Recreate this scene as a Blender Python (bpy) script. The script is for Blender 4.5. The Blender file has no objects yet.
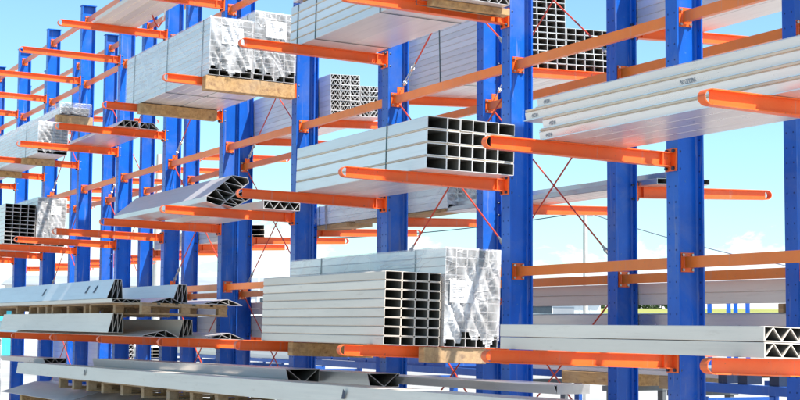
import bpy, math, random
from math import sin, cos, pi, radians
from mathutils import Vector, Matrix
random.seed(7)
SC = bpy.context.scene
COL = SC.collection

# ------------------------------------------------------------------ dimensions (metres)
T = 0.0269                                   # upward tilt of the arms
XC = {'A': 1.95, 'B': 0.0, 'C': -1.95, 'D': -3.917, 'E': -5.873, 'F': -7.875, 'G': -9.826,
      'H': -11.775, 'I': -13.727, 'J': -15.714, 'K': -17.64, 'L': -19.6, 'M': -21.56}
ORDER = 'ABCDEFGHIJKLM'
LV = {'U': 3.3855, 'T': 2.1894, 'M': 0.9881, 'L': -0.2076, 'Z': -1.40}
D = 0.9042                                   # distance between the two rows
HW, HD = 0.058, 0.0945                       # half flange width, half depth of a column
TOP = 4.461
GZ = -1.70                                   # ground
def zf(lv, y): return LV[lv] + .041 + T*(-y - .095)
def zb(lv, y): return LV[lv] + .041 + T*(y - D - .095)

# ------------------------------------------------------------------ materials
def mat(name):
    m = bpy.data.materials.new(name); m.use_nodes = True
    nt = m.node_tree; return m, nt, nt.nodes['Principled BSDF']
def ramp(nt, stops, fac):
    r = nt.nodes.new('ShaderNodeValToRGB'); e = r.color_ramp.elements
    while len(e) < len(stops): e.new(.5)
    for q, (p, c) in zip(e, stops):
        q.position = p; q.color = (c[0], c[1], c[2], 1) if hasattr(c, '__len__') else (c, c, c, 1)
    nt.links.new(fac, r.inputs['Fac']); return r.outputs['Color']
def noise(nt, scale, detail=3, rough=.55, stretch=None, coord='Object', dist=0, shift=True):
    tc = nt.nodes.new('ShaderNodeTexCoord'); n = nt.nodes.new('ShaderNodeTexNoise')
    n.inputs['Scale'].default_value = scale; n.inputs['Detail'].default_value = detail
    n.inputs['Roughness'].default_value = rough; n.inputs['Distortion'].default_value = dist
    v = tc.outputs[coord]
    if shift:                                   # every piece gets its own piece of the pattern
        sv = nt.nodes.new('ShaderNodeVectorMath'); sv.operation = 'SCALE'; sv.inputs[3].default_value = 37.0
        cv = nt.nodes.new('ShaderNodeCombineXYZ'); ri = nt.nodes.new('ShaderNodeObjectInfo').outputs['Random']
        for q in range(3): nt.links.new(ri, cv.inputs[q])
        nt.links.new(cv.outputs[0], sv.inputs[0]); av = nt.nodes.new('ShaderNodeVectorMath'); av.operation = 'ADD'
        nt.links.new(v, av.inputs[0]); nt.links.new(sv.outputs[0], av.inputs[1]); v = av.outputs[0]
    if stretch:
        mp = nt.nodes.new('ShaderNodeMapping'); mp.inputs['Scale'].default_value = stretch
        nt.links.new(v, mp.inputs['Vector']); v = mp.outputs['Vector']
    nt.links.new(v, n.inputs['Vector']); return n.outputs['Fac']
def mixc(nt, fac, a, b, mode='MIX'):
    m = nt.nodes.new('ShaderNodeMix'); m.data_type = 'RGBA'; m.blend_type = mode
    for s, v in ((0, fac), (6, a), (7, b)):
        if hasattr(v, 'is_linked'): nt.links.new(v, m.inputs[s])
        elif s == 0: m.inputs[0].default_value = v
        else: m.inputs[s].default_value = (*v, 1)
    return m.outputs[2]
def bump(nt, b, h, strength, dist=.01):
    n = nt.nodes.new('ShaderNodeBump'); n.inputs['Strength'].default_value = strength
    n.inputs['Distance'].default_value = dist
    nt.links.new(h, n.inputs['Height']); nt.links.new(n.outputs['Normal'], b.inputs['Normal'])
def rnd(nt): return nt.nodes.new('ShaderNodeObjectInfo').outputs['Random']

def paint(name, c1, c2, rough=.35, chips=None, metallic=0., spec=.5, dust=.06, scuff=.35):
    m, nt, b = mat(name)
    f = noise(nt, 3.0, 5, .65)
    c = ramp(nt, [(.3, c1), (.7, c2)], f)
    g = noise(nt, 14, 6, .7, (1, 1, .35))
    c = mixc(nt, ramp(nt, [(.62, 0), (.8, .35)], g), c, tuple(x*.55+.08 for x in c1))
    sc = noise(nt, 26, 3, .55, (1, 1, .07), dist=.4)
    c = mixc(nt, ramp(nt, [(.63, 0), (.68, scuff)], sc), c, tuple(min(1, x*.5+.16) for x in c2))
    du = noise(nt, 1.7, 6, .7, dist=.5)
    c = mixc(nt, ramp(nt, [(.50, 0), (.75, dust)], du), c, (.30, .29, .27))
    if chips:
        k = noise(nt, 45, 3, .6)
        c = mixc(nt, ramp(nt, [(.68, 0), (.72, .9)], k), c, chips)
    v = nt.nodes.new('ShaderNodeHueSaturation')
    mr = nt.nodes.new('ShaderNodeMapRange'); mr.inputs['To Min'].default_value = .88; mr.inputs['To Max'].default_value = 1.1
    nt.links.new(rnd(nt), mr.inputs['Value']); nt.links.new(mr.outputs[0], v.inputs['Value']); nt.links.new(c, v.inputs['Color'])
    nt.links.new(v.outputs['Color'], b.inputs['Base Color'])
    b.inputs['Roughness'].default_value = rough; b.inputs['Metallic'].default_value = metallic
    b.inputs['Specular IOR Level'].default_value = spec
    bump(nt, b, noise(nt, 60, 3), .12, .002)
    return m
BLUE = paint('blue_paint', (.002, .090, .46), (.004, .125, .60), .34, (.06, .18, .42), 0, .40, .26, .5)
ORANGE = paint('orange_paint', (.82, .122, .018), (.94, .165, .030), .36, (.33, .11, .06), 0, .4, .10, .45)
TIE = paint('tie_beam_paint', (.84, .185, .016), (.96, .235, .024), .33, (.55, .22, .08), 0, .45)
RED = paint('red_rod_paint', (.55, .05, .022), (.66, .075, .03), .4)
GREYS = paint('grey_stand_paint', (.10, .11, .12), (.15, .16, .17), .5)
LOWBLUE = paint('trestle_blue_paint', (.010, .075, .33), (.014, .10, .42), .45)
ZINC = paint('zinc_steel', (.40, .41, .42), (.55, .56, .57), .35, None, .9)
DARK = paint('dark_bolt_steel', (.020, .03, .07), (.03, .05, .10), .45, None, .4)
HOLE_SHADE = paint('painted_hole_shade', (.004, .03, .16), (.006, .045, .22), .7)  # dark colour painted on discs for the shade in the bolt holes
STRAP = paint('strap_green', (.03, .075, .075), (.05, .10, .095), .4)
BROWNSTRAP = paint('strap_brown', (.25, .16, .09), (.3, .2, .12), .5)

def alu(name, base, metallic, rough, tint=.08, stain=.25):
    m, nt, b = mat(name)
    f = noise(nt, 2.2, 5, .6, (.25, 2, 2))
    c = ramp(nt, [(.25, tuple(x*(1-tint) for x in base)), (.75, base)], f)
    s = noise(nt, 9, 6, .7, (.5, 1, 3))
    c = mixc(nt, ramp(nt, [(.58, 0), (.78, stain)], s), c, (base[0]*.68, base[1]*.64, base[2]*.58))
    st = noise(nt, 18, 4, .6, (.05, 1, 1.6))
    c = mixc(nt, ramp(nt, [(.48, 0), (.72, .28)], st), c, (base[0]*.66, base[1]*.66, base[2]*.67))
    v = nt.nodes.new('ShaderNodeHueSaturation'); mr = nt.nodes.new('ShaderNodeMapRange')
    mr.inputs['To Min'].default_value = .86; mr.inputs['To Max'].default_value = 1.04
    nt.links.new(rnd(nt), mr.inputs['Value']); nt.links.new(mr.outputs[0], v.inputs['Value']); nt.links.new(c, v.inputs['Color'])
    nt.links.new(v.outputs['Color'], b.inputs['Base Color'])
    b.inputs['Metallic'].default_value = metallic
    r = nt.nodes.new('ShaderNodeMapRange'); r.inputs['To Min'].default_value = rough-.08; r.inputs['To Max'].default_value = rough+.14
    nt.links.new(s, r.inputs['Value']); nt.links.new(r.outputs[0], b.inputs['Roughness'])
    bump(nt, b, noise(nt, 1.0, 2, .5, (2, 40, 40)), .10, .003)
    return m
ALU = alu('mill_aluminium', (.86, .815, .785), .42, .33)
ALUB = alu('glossy_aluminium', (.85, .81, .79), .55, .27, .12, .35)
ALUI = alu('tube_bore_shade', (.22, .205, .18), .2, .6)  # dark bore: inner shade put into the colour, on top of oxide
ALUD = alu('bare_aluminium', (.74, .715, .695), .75, .28, .12, .35)
ALUW = alu('pale_weathered_aluminium', (.88, .78, .67), .18, .5, .14, .6)
LIT_EDGE = paint('sunlit_edge_cream', (.66, .54, .40), (.76, .64, .49), .8)  # cream of sunlit board edges, painted into the seams
SHEET = paint('document_sheet', (.80, .80, .80), (.84, .84, .84), .6)
TAPE = paint('stained_tape', (.58, .50, .41), (.68, .62, .53), .7)
INK = paint('ink', (.05, .06, .08), (.07, .08, .1), .7)

def wood(name, c1, c2, dark):
    m, nt, b = mat(name)
    f = noise(nt, 5, 6, .6, (.6, 5, 5), dist=.8)
    c = ramp(nt, [(.3, c1), (.7, c2)], f)
    k = noise(nt, 7, 3, .5, (1, 2.2, 2.2))
    c = mixc(nt, ramp(nt, [(.60, 0), (.72, .85)], k), c, dark)
    gr = noise(nt, 22, 5, .65, (.12, 1, 1)); c = mixc(nt, ramp(nt, [(.45, 0), (.66, .5)], gr), c, dark)
    ag = noise(nt, 1.3, 4, .6); c = mixc(nt, ramp(nt, [(.45, 0), (.7, .5)], ag), c, (.34, .30, .25))
    nt.links.new(c, b.inputs['Base Color']); b.inputs['Roughness'].default_value = .75
    bump(nt, b, f, .35, .004); return m
WOOD = wood('bearer_timber', (.42, .235, .085), (.60, .37, .16), (.20, .085, .03))
PALLETW = wood('pallet_timber', (.30, .185, .085), (.44, .29, .15), (.16, .09, .04))

# clear crumpled stretch film
def film_mat(name, base, crease, blotch, sc, white=.88):
    m, nt, b = mat(name)
    b.inputs['Base Color'].default_value = (white, white, white*1.01, 1)
    b.inputs['Roughness'].default_value = .16; b.inputs['Specular IOR Level'].default_value = .9
    n1 = noise(nt, .9*sc, 3, .5, (.5, 1, .8), dist=.8)        # soft blotches
    n2 = noise(nt, 1.3*sc, 1.5, .45, (.35, 1.3, .6), dist=1.6)     # long creases
    n3 = noise(nt, 2.3*sc, 1, .5, (.35, .6, 1.6), dist=1.0)
    def ridge(n, wdt):
        s1 = nt.nodes.new('ShaderNodeMath'); s1.operation = 'SUBTRACT'; s1.inputs[1].default_value = .5; nt.links.new(n, s1.inputs[0])
        ab = nt.nodes.new('ShaderNodeMath'); ab.operation = 'ABSOLUTE'; nt.links.new(s1.outputs[0], ab.inputs[0])
        mr = nt.nodes.new('ShaderNodeMapRange'); mr.inputs['From Max'].default_value = wdt; mr.inputs['To Min'].default_value = 1; mr.inputs['To Max'].default_value = 0
        nt.links.new(ab.outputs[0], mr.inputs['Value']); return mr.outputs[0]
    def madd(x, k, y):
        q = nt.nodes.new('ShaderNodeMath'); q.operation = 'MULTIPLY_ADD'; q.use_clamp = True; q.inputs[1].default_value = k
        nt.links.new(x, q.inputs[0])
        if hasattr(y, 'is_linked'): nt.links.new(y, q.inputs[2])
        else: q.inputs[2].default_value = y
        return q.outputs[0]
    bl = ramp(nt, [(.50, 0), (.66, 1)], n1)
    r2, r3 = ridge(n2, .06), ridge(n3, .03)
    fac = madd(r3, crease*.6, madd(r2, crease, madd(bl, blotch, base)))
    tr = nt.nodes.new('ShaderNodeBsdfTransparent'); mi = nt.nodes.new('ShaderNodeMixShader')
    nt.links.new(fac, mi.inputs[0]); nt.links.new(tr.outputs[0], mi.inputs[1]); nt.links.new(b.outputs[0], mi.inputs[2])
    nt.links.new(mi.outputs[0], nt.nodes['Material Output'].inputs['Surface'])
    hh = madd(r3, .25, madd(r2, .4, n1)); bump(nt, b, hh, .5, .03); return m
FILM = film_mat('stretch_film', .30, .20, .34, 2.2)
FILMS = film_mat('stretch_film_taut', .16, .14, .20, 1.8, .88)

# ------------------------------------------------------------------ mesh helpers
class MB:
    def __init__(s): s.v = []; s.f = []; s.m = []
    def add(s, vs, fs, mi=0):
        o = len(s.v); s.v += [tuple(p) for p in vs]; s.f += [tuple(i+o for i in q) for q in fs]; s.m += [mi]*len(fs); return s
    def box(s, x0, x1, y0, y1, z0, z1, mi=0):
        return s.add([(x, y, z) for x in (x0, x1) for y in (y0, y1) for z in (z0, z1)],
              [(0, 1, 3, 2), (4, 6, 7, 5), (0, 4, 5, 1), (2, 3, 7, 6), (0, 2, 6, 4), (1, 5, 7, 3)], mi)
    def prismx(s, pts, x0, x1, mi=0):           # closed (y,z) outline, counter-clockwise seen from +x
        n = len(pts)
        vs = [(x1, y, z) for y, z in pts] + [(x0, y, z) for y, z in pts]
        fs = [(i, n+i, n+(i+1) % n, (i+1) % n) for i in range(n)] + [tuple(range(n)), tuple(range(2*n-1, n-1, -1))]
        return s.add(vs, fs, mi)
    def slabx(s, a, b, th, x0, x1, mi=0):       # thin wall between two (y,z) points, extruded along x
        dy, dz = b[0]-a[0], b[1]-a[1]; l = math.hypot(dy, dz); ny, nz = -dz/l*th/2, dy/l*th/2
        return s.prismx([(a[0]-ny, a[1]-nz), (b[0]-ny, b[1]-nz), (b[0]+ny, b[1]+nz), (a[0]+ny, a[1]+nz)], x0, x1, mi)
    def tube(s, pts, r, n=8, mi=0, cap=True):
        rings = []
        for i, p in enumerate(pts):
            p = Vector(p); a = Vector(pts[max(i-1, 0)]); b = Vector(pts[min(i+1, len(pts)-1)]); d = (b-a).normalized()
            u = d.cross(Vector((0, 0, 1)));
            if u.length < .05: u = d.cross(Vector((0, 1, 0)))
            u.normalize(); w = d.cross(u); rr = r[i] if hasattr(r, '__len__') else r
            rings.append([p + u*rr*cos(2*pi*k/n) + w*rr*sin(2*pi*k/n) for k in range(n)])
        vs = [q for g in rings for q in g]; fs = []
        for i in range(len(rings)-1):
            for k in range(n):
                fs.append((i*n+k, i*n+(k+1) % n, (i+1)*n+(k+1) % n, (i+1)*n+k))
        if cap: fs += [tuple(range(n-1, -1, -1)), tuple(range((len(rings)-1)*n, len(rings)*n))]
        return s.add(vs, fs, mi)
    def mesh(s, name, mats):
        me = bpy.data.meshes.new(name); me.from_pydata(s.v, [], s.f)
        for m in (mats if isinstance(mats, (list, tuple)) else [mats]): me.materials.append(m)
        me.polygons.foreach_set('material_index', s.m); me.update()
        return me
def recalc(me):
    import bmesh
    b = bmesh.new(); b.from_mesh(me); bmesh.ops.recalc_face_normals(b, faces=b.faces); b.to_mesh(me); b.free()
    return me
def link(name, me, parent=None, loc=None, rot=None):
    o = bpy.data.objects.new(name, me); COL.objects.link(o)
    if parent: o.parent = parent
    if loc: o.location = loc
    if rot: o.rotation_euler = rot
    return o
def tag(o, label=None, cat=None, group=None, kind=None):
    if label: o['label'] = label
    if cat: o['category'] = cat
    if group: o['group'] = group
    if kind: o['kind'] = kind
    return o
def thing(name, label, cat, loc=(0, 0, 0), rot=(0, 0, 0), group=None):
    o = bpy.data.objects.new(name, None); COL.objects.link(o); o.location = loc; o.rotation_euler = rot
    o.empty_display_size = .1
    return tag(o, label, cat, group, 'thing')
def struct(name, me):
    return tag(link(name, me), kind='structure')

# ------------------------------------------------------------------ shared rack meshes
def disc(m, c, r, axis, off, mi=0, n=8):
    # small proud disc on a plane of constant y (axis 1) or x (axis 0)
    cx, cy, cz = c; ring = []
    for k in range(n):
        a = 2*pi*k/n
        ring.append((cx+r*cos(a), cy, cz+r*sin(a)) if axis == 1 else (cx, cy+r*cos(a), cz+r*sin(a)))
    d = (0, off, 0) if axis == 1 else (off, 0, 0)
    top = [(p[0]+d[0], p[1]+d[1], p[2]+d[2]) for p in ring]
    m.add(ring+top, [(k, (k+1) % n, n+(k+1) % n, n+k) for k in range(n)]+[tuple(range(n, 2*n))], mi)
def column_mesh():
    m = MB(); tf, tw = .011, .0075; z0, z1 = GZ+.02, TOP-.006
    m.box(-HW, HW, -HD, -HD+tf, z0, z1); m.box(-HW, HW, HD-tf, HD, z0, z1)
    m.box(-tw/2, tw/2, -HD+tf, HD-tf, z0, z1)
    for y, sg in ((-HD+tf, 1), (HD-tf, -1)):          # root fillets
        for sx in (-1, 1):
            a = (sx*tw/2, y); b = (sx*(tw/2+.010), y); c = (sx*tw/2, y+sg*.010)
            vs = [(p[0], p[1], z) for z in (z0, z1) for p in (a, b, c)]
            m.add(vs, [(0, 1, 2), (3, 5, 4), (1, 4, 5, 2), (0, 3, 4, 1), (0, 2, 5, 3)])
    z = GZ+.25
    while z < TOP-.1:
        for x in (-.032, .032):  # dark discs in place of shaded bolt holes
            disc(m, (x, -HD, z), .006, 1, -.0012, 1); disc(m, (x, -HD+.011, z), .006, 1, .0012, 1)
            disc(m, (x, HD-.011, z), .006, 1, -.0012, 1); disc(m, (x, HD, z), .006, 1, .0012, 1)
        z += .095
    return recalc(m.mesh('column_profile', [BLUE, HOLE_SHADE]))
def cap_mesh():
    m = MB(); m.box(-HW-.008, HW+.008, -HD-.012, HD+.012, TOP-.006, TOP+.006); return m.mesh('cap', BLUE)
def base_mesh():
    m = MB(); m.box(-.11, .11, -.15, .15, GZ+.004, GZ+.02)
    for x in (-.09, .09):
        for y in (-.125, .125): disc(m, (x, y, GZ+.02), .001, 1, .001)
    m.box(-HW, HW, -1.25, -HD, GZ+.02, GZ+.20)
    return m.mesh('base', BLUE)
AL = 1.283
def arm_mesh():
    m = MB(); w = .0275; tf = .006; L = AL-.045
    h0, h1 = .044, .037
    def pl(za0, za1, t):  # flange tapering
        vs = [(x, y, z) for (y, zc) in ((0, za0), (-L, za1)) for x in (-w, w) for z in (zc-t/2, zc+t/2)]
        m.add(vs, [(0, 1, 3, 2), (4, 6, 7, 5), (0, 4, 5, 1), (2, 3, 7, 6), (0, 2, 6, 4), (1, 5, 7, 3)])
    pl(h0-tf/2, h1-tf/2, tf); pl(-h0+tf/2, -h1+tf/2, tf)
    vs = [(x, y, z) for (y, h) in ((0, h0-tf), (-L+.0, h1-tf)) for x in (-.003, .003) for z in (-h, h)]
    m.add(vs, [(0, 1, 3, 2), (4, 6, 7, 5), (0, 4, 5, 1), (2, 3, 7, 6), (0, 2, 6, 4), (1, 5, 7, 3)])
    m.box(-w+.002, w-.002, -.075, -.069, -h0+tf+.001, h0-tf-.001)      # stiffener
    return recalc(m.mesh('arm_beam', ORANGE))
def hoop_mesh():
    m = MB(); w = .0265; n = 12; L = AL-.045; R = .037; t = .0045
    A = []; B = []
    path = [(-L+.012, R)] + [(-L - .046*sin(pi*k/n), R*cos(pi*k/n)) for k in range(n+1)] + [(-L+.012, -R)]
    inn = [(-L+.012, R-t)] + [(-L - (.046-t)*sin(pi*k/n), (R-t)*cos(pi*k/n)) for k in range(n+1)] + [(-L+.012, -R+t)]
    k = len(path)
    vs = [(x, *p) for x in (-w, w) for p in path] + [(x, *p) for x in (-w, w) for p in inn]
    fs = []
    for i in range(k-1):
        fs += [(i, i+1, k+i+1, k+i), (2*k+i, 3*k+i, 3*k+i+1, 2*k+i+1), (i, 2*k+i, 2*k+i+1, i+1), (k+i, k+i+1, 3*k+i+1, 3*k+i)]
    fs += [(0, k, 3*k, 2*k), (k-1, 3*k-1, 4*k-1, 2*k-1)]
    m.add(vs, fs); return recalc(m.mesh('arm_hoop', ORANGE))
def plate_mesh():
    m = MB(); m.box(-.052, .052, -.0005, .0115, -.068, .068)
    for x in (-.034, .034):
        for z in (-.052, .052):
            m.tube([(x, -.001, z), (x, -.014, z)], .011, 6, 1)
    # bolt ends behind the flange
    for x in (-.034, .034):
        for z in (-.052, .052): m.tube([(x, .024, z), (x, .045, z)], .009, 6, 1)
    return m.mesh('arm_plate', [ORANGE, DARK])
M_COL, M_CAP, M_BASE = column_mesh(), cap_mesh(), base_mesh()
M_ARM, M_HOOP, M_PLATE = arm_mesh(), hoop_mesh(), plate_mesh()

def make_arm(parent, x, lv, back=False):
    y = (HD+.012) if back else (-HD-.012)
    rz = pi if back else 0
    a = link('arm', M_ARM, parent, (0, y, LV[lv]), (-T, 0, rz))
    link('end_hoop', M_HOOP, a); 
    link('mounting_plate', M_PLATE, a)
    return a
FRONT_LAB = {
 'A': 'near-row blue column beyond the right edge, its orange arm tips reaching in',
 'B': 'nearest blue near-row rack column, holding the arm under the wide board stack',
 'C': 'blue near-row rack column right of the open square tube bundle, second from the right',
 'D': 'blue near-row rack column behind the middle of the square tube bundle',
 'E': 'blue near-row rack column just right of the two film-wrapped top bundles',
 'F': 'blue near-row rack column below the wrapped top bundles, behind the trapezoid profile ends',
 'G': 'blue near-row rack column just left of the wrapped top bundles',
 'H': 'blue near-row rack column under the thin slatted plank pack at the top left',
 'I': 'blue near-row rack column whose visible top is the highest at upper left',
 'J': 'blue near-row rack column with bare top, left of the highest visible one',
 'K': 'blue near-row rack column with a low visible top close to the left edge',
 'L': 'blue near-row rack column cut by the left edge of the picture',
 'M': 'farthest blue rack column of the near row, past the left edge'}
BACK_LAB = {
 'A': 'blue rack column of the rear row beyond the right edge of the picture',
 'B': 'blue rear-row rack column at the right edge, standing behind the tie beams',
 'C': 'blue rear-row rack column with two dark tube ends on its orange arm',
 'D': 'blue rear-row rack column behind the right end of the square tube bundle',
 'E': 'blue rear-row rack column almost hidden behind the near column above the square tube bundle',
 'F': 'blue rear-row rack column just right of the near one beside the wrapped top bundles',
 'G': 'blue rear-row rack column with a chain turnbuckle, right behind the trapezoid profile ends',
 'H': 'blue rear-row rack column below the wrapped top bundles, left of the trapezoid profiles',
 'I': 'blue rear-row rack column with its capped top left of the wrapped top bundles',
 'J': 'blue rear-row rack column with a low capped top beside the slatted plank pack',
 'K': 'blue rear-row rack column showing as a narrow strip behind the small flat profile pack',
 'L': 'blue rear-row rack column half hidden far left behind the profile stacks',
 'M': 'farthest blue rack column of the rear row at the left edge'}
for row in (0, 1):
    for c in ORDER:
        t = thing('rack_column', (BACK_LAB if row else FRONT_LAB)[c], 'rack column', (XC[c], row*D, 0),
                  group='blue columns of the rear row' if row else 'blue columns of the near row')
        link('post', M_COL, t); link('cap_plate', M_CAP, t)
        link('base', M_BASE, t, None, (0, 0, pi) if row else None)
        for lv in ('U', 'T', 'M', 'L'): make_arm(t, XC[c], lv, bool(row))
        if not row: make_arm(t, XC[c], 'Z', False)

CY, SY, CP_, SP_ = cos(.4643), sin(.4643), cos(.081), sin(.081)
def in_view(pts, mg=25):                            # leave out repeats that the photo shows nothing of
    f = Vector((-CY*CP_, SY*CP_, SP_)); rr = Vector((SY, CY, 0)); uu = rr.cross(f); c = Vector((7.3989, -5.6175, 0))
    for p in pts:
        d = Vector(p)-c; z = d.dot(f)
        if z > .3 and -mg < 400+1529*d.dot(rr)/z < 800+mg and -mg < 200-1529*d.dot(uu)/z < 400+mg: return True
    return False
# ------------------------------------------------------------------ tie beams between the columns
def tie_mesh(L):
    m = MB(); h = .033
    m.box(.02, L-.02, -.022, -.017, -h, h)            # channel: web towards the viewer, two flanges
    m.box(.02, L-.02, -.017, .014, h-.005, h-.0002); m.box(.02, L-.02, -.017, .014, -h+.0002, -h+.005)
    return m.mesh('tie', TIE)
def tieplate_mesh():
    m = MB(); m.box(.0045, .0125, -.045, .050, -.058, .058)
    for y in (-.032, .037):
        for z in (-.044, .044): m.tube([(.012, y, z), (.023, y, z)], .009, 6, 1)
    return m.mesh('tie_plate', [ORANGE, ZINC])
M_TP = tieplate_mesh()
_ties = {}
LN = {'A': 'first', 'B': 'second', 'C': 'third', 'D': 'fourth', 'E': 'fifth', 'F': 'sixth', 'G': 'seventh', 'H': 'eighth', 'I': 'ninth', 'J': 'tenth', 'K': 'eleventh', 'L': 'twelfth'}
LEVELS = {0: {'top': 4.258, 'high': 3.345, 'middle': 1.860, 'low': .3785, 'bottom': -1.12},
          1: {'top': 4.258, 'high': 3.345, 'middle': 1.870, 'low': .3407, 'bottom': -1.14}}
for row in (0, 1):
    for lvn, z in LEVELS[row].items():
        for a, b in zip(ORDER, ORDER[1:]):
            L = round(XC[a]-XC[b], 3)
            if lvn == 'bottom' or not in_view([(XC[b]+L*k/8, row*D, z) for k in range(9)]): continue
            if L not in _ties: _ties[L] = tie_mesh(L)
            lab = 'orange tie beam, %s bay from right, %s level of the %s column row' % (LN[a], lvn, 'rear' if row else 'near')
            t = thing('tie_beam', lab, 'tie beam', (XC[b], row*D, z), group='orange tie beams between rack columns')
            link('beam', _ties[L], t)
            link('mounting_plate', M_TP, t)
            link('mounting_plate', M_TP, t, (L, 0, 0), (0, 0, pi))

# ------------------------------------------------------------------ diagonal rods with turnbuckles
def rod(xa, za, xb, zb_, y, lab):
    a = Vector((xa, y, za)); b = Vector((xb, y, zb_)); d = (b-a).normalized(); L = (b-a).length
    if not in_view([a+(b-a)*k/8 for k in range(9)]): return
    t = thing('cross_brace_rod', lab, 'brace rod', a, group='red crossing brace rods')
    m = MB(); m.tube([d*.34, d*L], .0065, 8); link('rod', recalc(m.mesh('rod', RED)), t)
    m = MB(); m.tube([d*.05, d*.12], .006, 6)
    for s in (-1, 1):
        o = Vector((-d.z, 0, d.x))*.013*s
        m.tube([d*.13+o, d*.29+o], .0045, 6)
    m.tube([d*.115, d*.14], .017, 8); m.tube([d*.28, d*.31], .017, 8); m.tube([d*.30, d*.36], .009, 6)
    link('turnbuckle', recalc(m.mesh('turnbuckle', ZINC)), t)
    m = MB()                                     # lug plate on the web
    m.box(-.004, .004, -.03, .03, -.035, .035); link('lug', m.mesh('lug', ORANGE), t, d*.03)
bays = {0: [('C', 'D', 'behind the square tubes'), ('F', 'G', 'by the trapezoid profiles'), ('I', 'J', 'at the far left')],
        1: [('C', 'D', 'right of the square tubes'), ('F', 'G', 'left of the board packs'), ('I', 'J', 'at the far left')]}
spans = {'bottom': ('bottom', 'low'), 'middle': ('low', 'middle'), 'upper': ('middle', 'high')}
for row in (0, 1):
    for a, b, wh in bays[row]:
        for nm, (l0, l1) in spans.items():
            z0 = LEVELS[row][l0]+.05; z1 = LEVELS[row][l1]-.05; xa, xb = XC[b]+.03, XC[a]-.03
            rn = 'rear' if row else 'near'
            rod(xa, z0, xb, z1, row*D+.02, 'red rod rising right, %s field, %s-row bay %s' % (nm, rn, wh))
            rod(xb, z0, xa, z1, row*D+.035, 'red rod rising left, %s field, %s-row bay %s' % (nm, rn, wh))

# ------------------------------------------------------------------ extruded sections
def web(m, a, b, th, L):
    m.slabx(a, b, th, -.012, -.0015); m.slabx(a, b, th*.9, -L+.002, -.0121, 1)  # behind the rim the web takes the shade-darkened bore colour
def liner(m, pts, th, L):                      # bore with shade put into its colour, just inside the outer walls
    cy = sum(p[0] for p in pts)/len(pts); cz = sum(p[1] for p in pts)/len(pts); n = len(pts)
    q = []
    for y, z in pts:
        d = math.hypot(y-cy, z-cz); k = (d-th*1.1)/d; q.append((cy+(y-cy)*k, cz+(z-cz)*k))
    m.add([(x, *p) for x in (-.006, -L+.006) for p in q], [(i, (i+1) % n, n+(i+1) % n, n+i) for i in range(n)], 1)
def sec_tube(m, w, h, L, th=.003, mi=0, c=.004, bore=1):
    o = [(c, 0), (w-c, 0), (w, c), (w, h-c), (w-c, h), (c, h), (0, h-c), (0, c)]
    i = [(c+th*.4, th), (w-c-th*.4, th), (w-th, c+th*.4), (w-th, h-c-th*.4), (w-c-th*.4, h-th), (c+th*.4, h-th), (th, h-c-th*.4), (th, c+th*.4)]
    n = 8; vs = [(x, *p) for x in (0, -L) for p in o] + [(x, *p) for x in (0, -L) for p in i]; fs = []
    for k in range(n):
        j = (k+1) % n
        fs += [(k, n+k, n+j, j), (k, j, 2*n+j, 2*n+k), (n+k, 3*n+k, 3*n+j, n+j)]
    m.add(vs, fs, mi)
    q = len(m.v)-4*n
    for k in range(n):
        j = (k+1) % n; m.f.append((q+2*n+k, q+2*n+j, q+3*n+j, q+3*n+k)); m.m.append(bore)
def sec_truss(m, w, h, L, cells=4, th=.0035):
    sec_tube(m, w, h, L, th, c=.002)
    n = cells; up = False
    for k in range(n):
        a = (th+(w-2*th)*k/n, h-th if up else th); b = (th+(w-2*th)*(k+1)/n, th if up else h-th); up = not up
        web(m, a, b, th*.8, L)
def sec_trap(m, w, h, L, th=.004, lean=.35, flip=False, few=False):
    # hollow trapezoid beam with zigzag inner webs, sloping viewer-side face
    pts = [(0, 0), (w, 0), (w*(1-lean*.25), h), (w*lean, h)]
    if flip: pts = [(w-p[0], p[1]) for p in pts][::-1]
    for k in range(4): m.slabx(pts[k], pts[(k+1) % 4], th, -L, 0)
    lo = lambda s: (pts[0][0]+(pts[1][0]-pts[0][0])*s, pts[0][1]+(pts[1][1]-pts[0][1])*s+th*.3)
    hi = lambda s: (pts[3][0]+(pts[2][0]-pts[3][0])*s, pts[3][1]+(pts[2][1]-pts[3][1])*s-th*.3)
    for a, b in (((hi(.05), lo(.5)), (lo(.5), hi(.95))) if few else ((hi(.02), lo(.33)), (lo(.33), hi(.5)), (hi(.5), lo(.66)), (lo(.66), hi(.98)))): web(m, a, b, th*.8, L)
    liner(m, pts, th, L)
def sec_wedge(m, w, h, L, th=.004):
    # right-triangular hollow section: tall rear edge on the outside, thin toe
    pts = [(0, 0), (w, 0), (w*.62, h), (w*.10, h*.30)]
    for k in range(4): m.slabx(pts[k], pts[(k+1) % 4], th, -L, 0)
    for a, b in (((w*.12, h*.30), (w*.35, 0.003)), ((w*.35, .003), (w*.42, h*.66)), ((w*.42, h*.66), (w*.66, .003)), ((w*.66, .003), (w*.64, h*.97))): web(m, a, b, th*.8, L)
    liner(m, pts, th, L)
def sec_lean(m, w, h, L, th=.004):
    pts = [(0, .03), (w*.34, 0), (w, h*.80), (w*.97, h*.95), (w*.60, h), (.0, h*.26)]
    for k in range(6): m.slabx(pts[k], pts[(k+1) % 6], th, -L, 0)
    ax = lambda s: (pts[5][0]+(pts[4][0]-pts[5][0])*s, pts[5][1]+(pts[4][1]-pts[5][1])*s)
    bx = lambda s: (pts[1][0]+(pts[2][0]-pts[1][0])*s, pts[1][1]+(pts[2][1]-pts[1][1])*s)
    seq = [ax(.02), bx(.2), ax(.36), bx(.5), ax(.68), bx(.82), ax(.97)]
    for a, b in zip(seq, seq[1:]): web(m, a, b, th*.8, L)
    liner(m, pts, th, L)
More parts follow.
